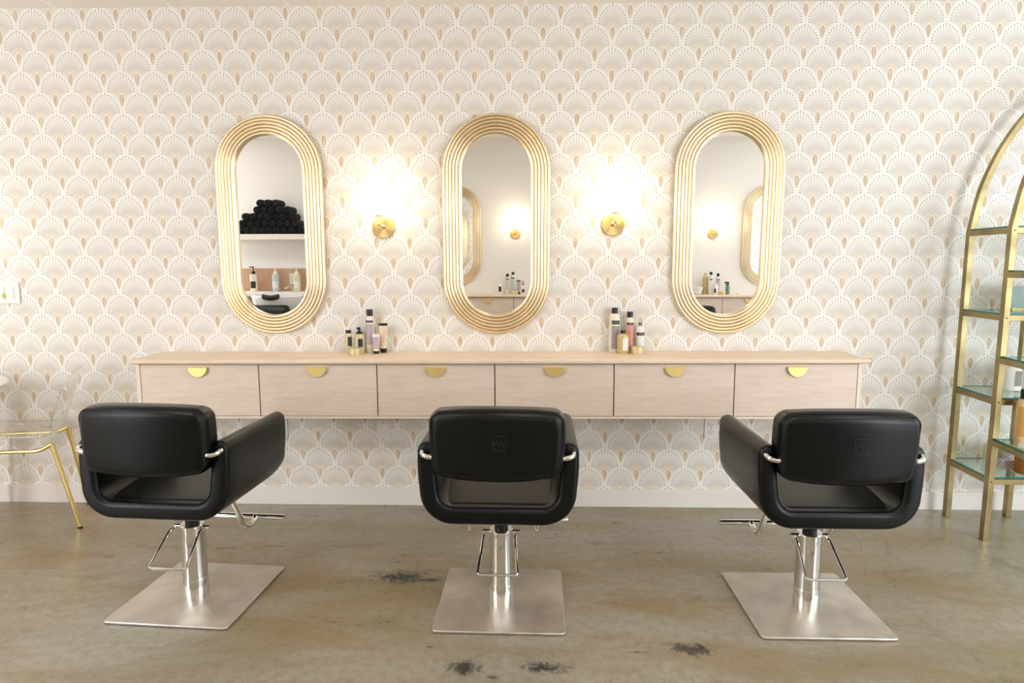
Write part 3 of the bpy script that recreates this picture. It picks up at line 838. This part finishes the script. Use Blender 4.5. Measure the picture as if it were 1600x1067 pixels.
can('lavender-labelled can with a black cap on the opposite worktop, in the right mirror', 2.225, Y1+.10, ZO, .024, .24, M['pinkwhite'], M['black'], .034, .016, (.16, .172), (.04, .15, M['lilac']), .02, grp=G3, lab_ang=(.9, 2.3))
can('short rounded white bottle on the opposite worktop, in the right mirror', 2.185, Y1+.18, ZO, .026, .13, M['white'], M['white'], .02, .012, None, (.02, .07, M['band']), .04, 'product_bottle', grp=G3, lab_ang=(1.9, 2.8))
tin('low white and gold tin on the opposite worktop, in the right mirror', 2.255, Y1+.19, ZO, .036, .042, M['goldtin'], G3)
t = can('dark teal trigger spray bottle on the opposite worktop, in the right mirror', 2.335, Y1+.12, ZO, .024, .125, M['tealgreen'], M['black'], .02, .012, None, None, .03, 'trigger_bottle', grp=G3)
bm = bmesh.new(); box(bm, (-.012, 0, .135), (.05, .014, .018)); box(bm, (-.022, 0, .115), (.006, .01, .03)); obj('trigger', bm, M['black'], t)
t = tag(obj('product_tray', rbox(.11, .05, .004, .0035, nf=2, nr=2), M['ceramic'], loc=(2.55, Y1+.15, ZO+.004)), 'thin white tray on the opposite worktop, in the right mirror', 'tray')

# ------------------------------------------------------------------ arched brass shelf unit
A_ = Vector((2.250, -.098)); B_ = Vector((2.235, -.400)); D_ = Vector((2.205, -.760)); XC = 2.915
et = thing('etagere', 'tall arched brass shelf unit with glass shelves at the right edge', 'shelf unit', (2.25, -.25, 0))
ox, oy = 2.25, -.25
r_ = .0145
def mir_x(p): return Vector((2*XC - p.x, p.y))
def loc3(p, z): return (p.x-ox, p.y-oy, z)
arch_off = [(0, 0), (.028, .16), (.062, .275), (.130, .425), (.230, .572), (.36, .690), (.51, .765)]
def frame_arch(p, straight, k=1.0):
    h = XC - p.x
    pts = [(p.x, p.y, 0), (p.x, p.y, straight)]
    arc = [(p.x + a*h/.665*k**0, p.y, straight + b) for a, b in arch_off[1:]] + [(XC, p.y, straight + .79)]
    arc = [Vector(q) for q in [(p.x, p.y, straight)] + arc]
    full = arc + [Vector((2*XC - q.x, q.y, q.z)) for q in reversed(arc[:-1])]
    sp_ = smooth_path(full, 5)
    path = [Vector((p.x, p.y, 0))] + sp_ + [Vector((2*XC - p.x, p.y, 0))]
    return [(q[0]-ox, q[1]-oy, q[2]) for q in path]
obj('rear_arch', tb(frame_arch(A_, 1.50), r_, square=True), M['agedbrass'], et, smooth=30, bevel=.0015, bseg=1)
obj('middle_arch', tb(frame_arch(B_, 1.50), r_, square=True), M['agedbrass'], et, smooth=30, bevel=.0015, bseg=1)
for p in (D_, mir_x(D_), Vector((2.565, -.098)), mir_x(Vector((2.565, -.098)))):
    top = 1.31 if p.y < -.5 else 1.50
    obj('post', tb([loc3(p, 0), loc3(p, top)], r_, square=True), M['agedbrass'], et, bevel=.0015, bseg=1)
def rail(a, b, z):
    obj('rail', tb([loc3(a, z), loc3(b, z)], r_*.92, square=True), M['agedbrass'], et, bevel=.001, bseg=1)
def glass(poly, z, nm='glass_shelf'):
    bm = bmesh.new(); 
    A = [bm.verts.new((x-ox, y-oy, z)) for x, y in poly]; B = [bm.verts.new((x-ox, y-oy, z+.007)) for x, y in poly]
    bm.faces.new(A); bm.faces.new(B[::-1]); n = len(poly)
    for i in range(n):
        f = bm.faces.new((A[i], A[(i+1) % n], B[(i+1) % n], B[i])); f.material_index = 1
    obj(nm, bm, [M['glass'], M['glassedge']], et, smooth=0)
A2, B2, D2 = mir_x(A_), mir_x(B_), mir_x(D_)
for z in (.312, .700, 1.100, 1.502):
    rail(A_, B_, z-.014); rail(A2, B2, z-.014); rail(B_, B2, z-.014)
    glass([(A_.x-.008, A_.y+.008), (B_.x-.010, B_.y-.002), (B2.x+.010, B2.y-.002), (A2.x+.008, A2.y+.008)], z)
for z in (.505, .900, 1.300):
    rail(B_, D_, z-.014); rail(B2, D2, z-.014); rail(D_, D2, z-.014)
    glass([(B_.x-.004, B_.y-.016), (D_.x-.010, D_.y-.004), (D2.x+.010, D2.y-.004), (B2.x+.004, B2.y-.016)], z)
bm = bmesh.new()
for z in (.298, .686, 1.086, 1.488):
    lathe(bm, [(0, 0), (.004, 0), (.003, .002), (0, .002)], 10, (B_.x-ox, B_.y-oy-r_, z), 'Y')
obj('rivet', bm, M['dark'], et)
# things on it
GE = 'products on the brass shelf unit'
g_s = .0003
t = can('peach lotion bottle with a black cap on the lower front glass shelf', 2.313, -.470, .512+g_s, .030, .25, M['peachbot'], M['black'], .045, .019, None, (.03, .17, M['yellowlab']), .035, 'lotion_bottle', grp=GE, lab_ang=(-2.9, -1.7))
can('teal green bottle beside the peach lotion bottle', 2.386, -.455, .512+g_s, .034, .24, M['tealgreen'], M['black'], .04, .018, None, (.03, .13, M['greylabel']), .04, 'lotion_bottle', grp=GE)
def jug(label, x, y, z):
    t = can(label, x, y, z, .044, .15, M['white'], M['white'], .03, .022, None, (.025, .10, M['greylabel']), .035, 'white_jar', grp=GE, lab_ang=(-1.9, -1.0)); return t
jug('white bottle with grey labels, leftmost on the shelf behind the peach bottle', 2.445, -.20, .707+g_s)
jug('second white bottle with grey labels on the shelf behind the peach bottle', 2.545, -.19, .707+g_s)
can('pale green bottle at the back of the lowest glass shelf, nearest the left leg', 2.415, -.14, .319+g_s, .030, .108, M['palegreen'], M['wlabel'], .015, .015, grp=GE, name='product_bottle')
can('olive green bottle at the back of the lowest glass shelf', 2.495, -.14, .319+g_s, .032, .112, M['khaki'], M['khaki'], .02, .017, None, (.02, .07, M['palegreen']), .03, grp=GE, name='product_bottle')
t = thing('amber_jar', 'amber orange jar at the front of the lowest glass shelf', 'jar', (2.445, -.335, .319+g_s), group=GE)
obj('jar_body', lat([(0, 0), (.038, 0), (.042, .004), (.042, .088), (.038, .094), (0, .094)], seg=32), M['amber'], t)
obj('lid', lat([(0, .094), (.036, .094), (.036, .112), (.034, .114), (0, .114)], seg=32), M['black'], t)
tag(obj('carton', rbox(.024, .024, .040, .001, nf=1, nr=1), M['lattice'], loc=(2.470, -.212, .319+g_s+.040)), 'upright carton with a mauve lattice print behind the amber jar', 'carton', GE)
tag(obj('carton', rbox(.030, .022, .022, .001, nf=1, nr=1), M['lattice'], loc=(2.412, -.262, .319+g_s+.022)), 'lower carton with a mauve lattice print left of the amber jar', 'carton', GE)
t = thing('glass_panel', 'small grey-green panel standing on the second glass shelf from the top', 'panel', (2.535, -.16, 1.107+g_s), group=GE)
obj('panel_glass', bx((0, 0, .058), (.29, .006, .116)), M['tmirror'], t, bevel=.001)
obj('stand_foot', bx((0, .012, .004), (.20, .05, .008)), M['agedbrass'], t)

# ------------------------------------------------------------------ clear chair and round table at the left
ac = thing('acrylic_chair', 'clear acrylic chair with gold metal legs at the left edge', 'chair', (-2.55, -.27, 0))
ax_, ay_ = -2.55, -.27
rn, rf = Vector((-2.335, -.40, .452)), Vector((-2.490, -.075, .452))      # rear corners near / far
dirf = Vector((-.42, -.055, 0))                                             # towards the front of the seat
def L3(v): return (v.x-ax_, v.y-ay_, v.z)
fn, ff = rn + dirf, rf + dirf
obj('seat_frame', tb([L3(p) for p in fillet([rn, rn + dirf*.14 - Vector((0, 0, .034)), fn - Vector((0, 0, .036)), ff - Vector((0, 0, .03)), rf + dirf*.12 - Vector((0, 0, .024)), rf], .05)], .0095), M['goldtube'], ac)
for top, foot in ((rn, Vector((-2.262, -.355, 0))), (rf, Vector((-2.435, -.034, 0))), (fn, fn + Vector((.02, .03, -.452))), (ff, ff + Vector((-.02, -.01, -.452)))):
    lg = obj('leg', tb([L3(top - Vector((0, 0, .0))), L3(foot + Vector((0, 0, .008)))], .0105), M['goldtube'], ac)
    obj('foot_cap', lat([(0, 0), (.0115, 0), (.0115, .010), (0, .010)], seg=14), M['black'], lg, loc=L3(foot))
# one-piece shell: seat pan rising into the back
wdir = (rf - rn); prof = [(-.40, .475), (-.30, .462), (-.15, .458), (-.05, .462), (.0, .480), (.035, .53), (.065, .62), (.10, .72), (.135, .815)]
pp = smooth_path([(a, 0, b) for a, b in prof], 4)
bm = bmesh.new(); rows = []; nW = 16
fd = -dirf.normalized()
for q in pp:
    row = []
    for k in range(nW+1):
        s = k/nW; e = abs(2*s-1)
        up = .030*e**3 if q.z < .52 else 0
        back = .0 if q.z < .5 else .0
        lift = (-.05*e**4 if q.z > .74 else 0)
        wr = 1.0 if q.z < .6 else 1.0 - .12*(q.z-.6)/.2
        mid = (rn + rf)/2
        p = Vector((mid.x, mid.y, 0)) + wdir*(s-.5)*1.02*wr + fd*(q.x - (.04*e**2 if q.z > .5 else 0)); p.z = q.z + up + lift
        row.append(bm.verts.new(L3(p)))
    rows.append(row)
for A, B in zip(rows[:-1], rows[1:]):
    for i in range(nW): bm.faces.new((A[i], A[i+1], B[i+1], B[i]))
o = obj('seat_shell', bm, M['acrylic'], ac, smooth=60)
md = o.modifiers.new('thick', 'SOLIDIFY'); md.thickness = .006; md.offset = 1
t = thing('round_table', 'white round tabletop just showing at the left edge', 'table', (-2.955, -.50, 0))
obj('tabletop', lat([(0, .722), (.37, .722), (.39, .73), (.40, .742), (.39, .752), (.38, .756), (0, .756)], seg=64), M['white'], t)
obj('pedestal', lat([(0, .02), (.03, .02), (.028, .70), (.06, .722), (0, .722)], seg=24), M['goldtube'], t)
obj('table_base', lat([(0, 0), (.16, 0), (.16, .008), (.04, .02), (0, .02)], seg=48), M['goldtube'], t)

# ------------------------------------------------------------------ shampoo corner on the opposite wall (reflected in the left mirror)
tag(obj('wall_shelf', bx((-3.0, Y1+.15, 1.525), (1.3, .30, .065)), M['trim'], bevel=.006), 'thick white shelf carrying black towels, reflected in the left mirror', 'shelf')
tag(obj('wall_shelf', bx((-3.0, Y1+.135, .870), (1.3, .22, .05)), M['trim'], bevel=.006), 'white shelf carrying pump bottles, reflected in the left mirror', 'shelf')
pan = thing('wood_panel', 'warm wooden splashback behind the pump bottles, reflected in the left mirror', 'panel', (-3.0, Y1+.0115, .64))
obj('panel_board', bx((0, 0, 0), (1.3, .018, 1.04)), M['oak'], pan)
tag(obj('notice_card', bx((-2.765, Y1+.0225, 1.04), (.085, .003, .13)), M['wlabel']), 'pale card pinned to the wooden splashback between two pump bottles', 'card')
def pump(label, x, body, head, lab):
    t = can(label, x, Y1+.13, .8952, .041, .235, body, head, .03, .022, None, (.04, .12, lab), .03, 'pump_bottle', 'pump bottle', 'pump bottles on the shelf', lab_ang=(.7, 2.4))
    bm = lat([(.006, .235), (.006, .285), (0, .285)], seg=12); box(bm, (-.015, 0, .285), (.055, .015, .012)); obj('pump_head', bm, head, t)
pump('cream pump bottle with a black pump and black label, reflected in the left mirror', -3.19, M['creme'], M['black'], M['band'])
pump('pale blue pump bottle with a white pump, reflected in the left mirror', -2.93, M['paleblue'], M['white'], M['wlabel'])
pump('yellowish pump bottle with a white pump, reflected in the left mirror', -2.68, M['palegreen'], M['white'], M['wlabel'])
# rolled towels
tw = None; R_t = .043
ORD = ['first', 'second', 'third', 'fourth', 'fifth', 'sixth', 'seventh', 'eighth', 'ninth']
for k, (i0, n) in enumerate([(0, 9), (0, 8), (1, 7), (2, 5), (3, 3)]):
    for i in range(n):
        x = -3.27 + R_t*2.01*(i + .5*k + (1 if k >= 3 else 0)); z = 1.5585 + R_t + k*R_t*1.745; y = Y1 + .16 + random.uniform(-.012, .012)
        if tw is None:
            bm = bmesh.new(); pr = [(0, -.118), (.006, -.112), (.010, -.119), (.018, -.121), (.021, -.114), (.026, -.121), (.032, -.118), (.034, -.112), (R_t*.93, -.108), (R_t, -.095), (R_t, .095), (R_t*.9, .11), (0, .112)]
            lathe(bm, [(r, -z_) for r, z_ in pr], 18, (0, 0, 0), 'Y')
            tw = obj('rolled_towel', bm, M['towel'], smooth=60); o = tw
        else:
            o = tw.copy(); C.objects.link(o)
        tag(o, 'black rolled towel, %s in the %s row of the pile in the left mirror' % (ORD[i], ['bottom', 'second', 'third', 'fourth', 'top'][k]), 'towel', 'black towels on the upper shelf')
        o.location = (x, y, z); o.rotation_euler = (0, 0, PI)
# basin
t = thing('shampoo_basin', 'white shampoo basin with a black neck rest, reflected low in the left mirror', 'basin', (-2.86, Y1+.27, 0))
bm = bmesh.new(); pr = [(.10, .70), (.20, .70), (.27, .78), (.285, .855), (.275, .862), (.255, .855), (.2, .76), (.08, .73), (0, .73)]
lathe(bm, [(0, .70)] + pr, 40, (0, 0, 0), 'Z', sx=1.05, sy=.78)
obj('bowl_body', bm, M['ceramic'], t)
obj('basin_cabinet', bx((0, -.03, .35), (.40, .30, .70)), M['oak'], t)
obj('neck_rest', rbox(.10, .028, .03, .024, deform=lambda c: Vector((c.x, c.y, c.z - .02*(1-(c.x/.1)**2)))), M['black'], t, loc=(.0, .215, .868))
obj('faucet', tb(smooth_path([(.12, -.15, .84), (.12, -.15, .93), (.10, -.12, .96), (.07, -.06, .94)], 6), .011), M['chrome'], t)
t = thing('shampoo_chair', 'black reclining shampoo chair in front of the basin, reflected low in the left mirror', 'salon chair', (-2.86, Y1+.86, 0))
obj('backrest', rbox(.26, .06, .20, .05, deform=lambda c: Vector((c.x, c.y - c.z*.45, c.z))), M['leather'], t, loc=(0, -.16, .58))
obj('seat', rbox(.26, .26, .06, .05), M['leather'], t, loc=(0, .12, .40))
obj('pedestal', lat([(0, 0), (.28, 0), (.28, .012), (.05, .03), (.045, .34), (0, .34)], seg=32), M['post'], t)
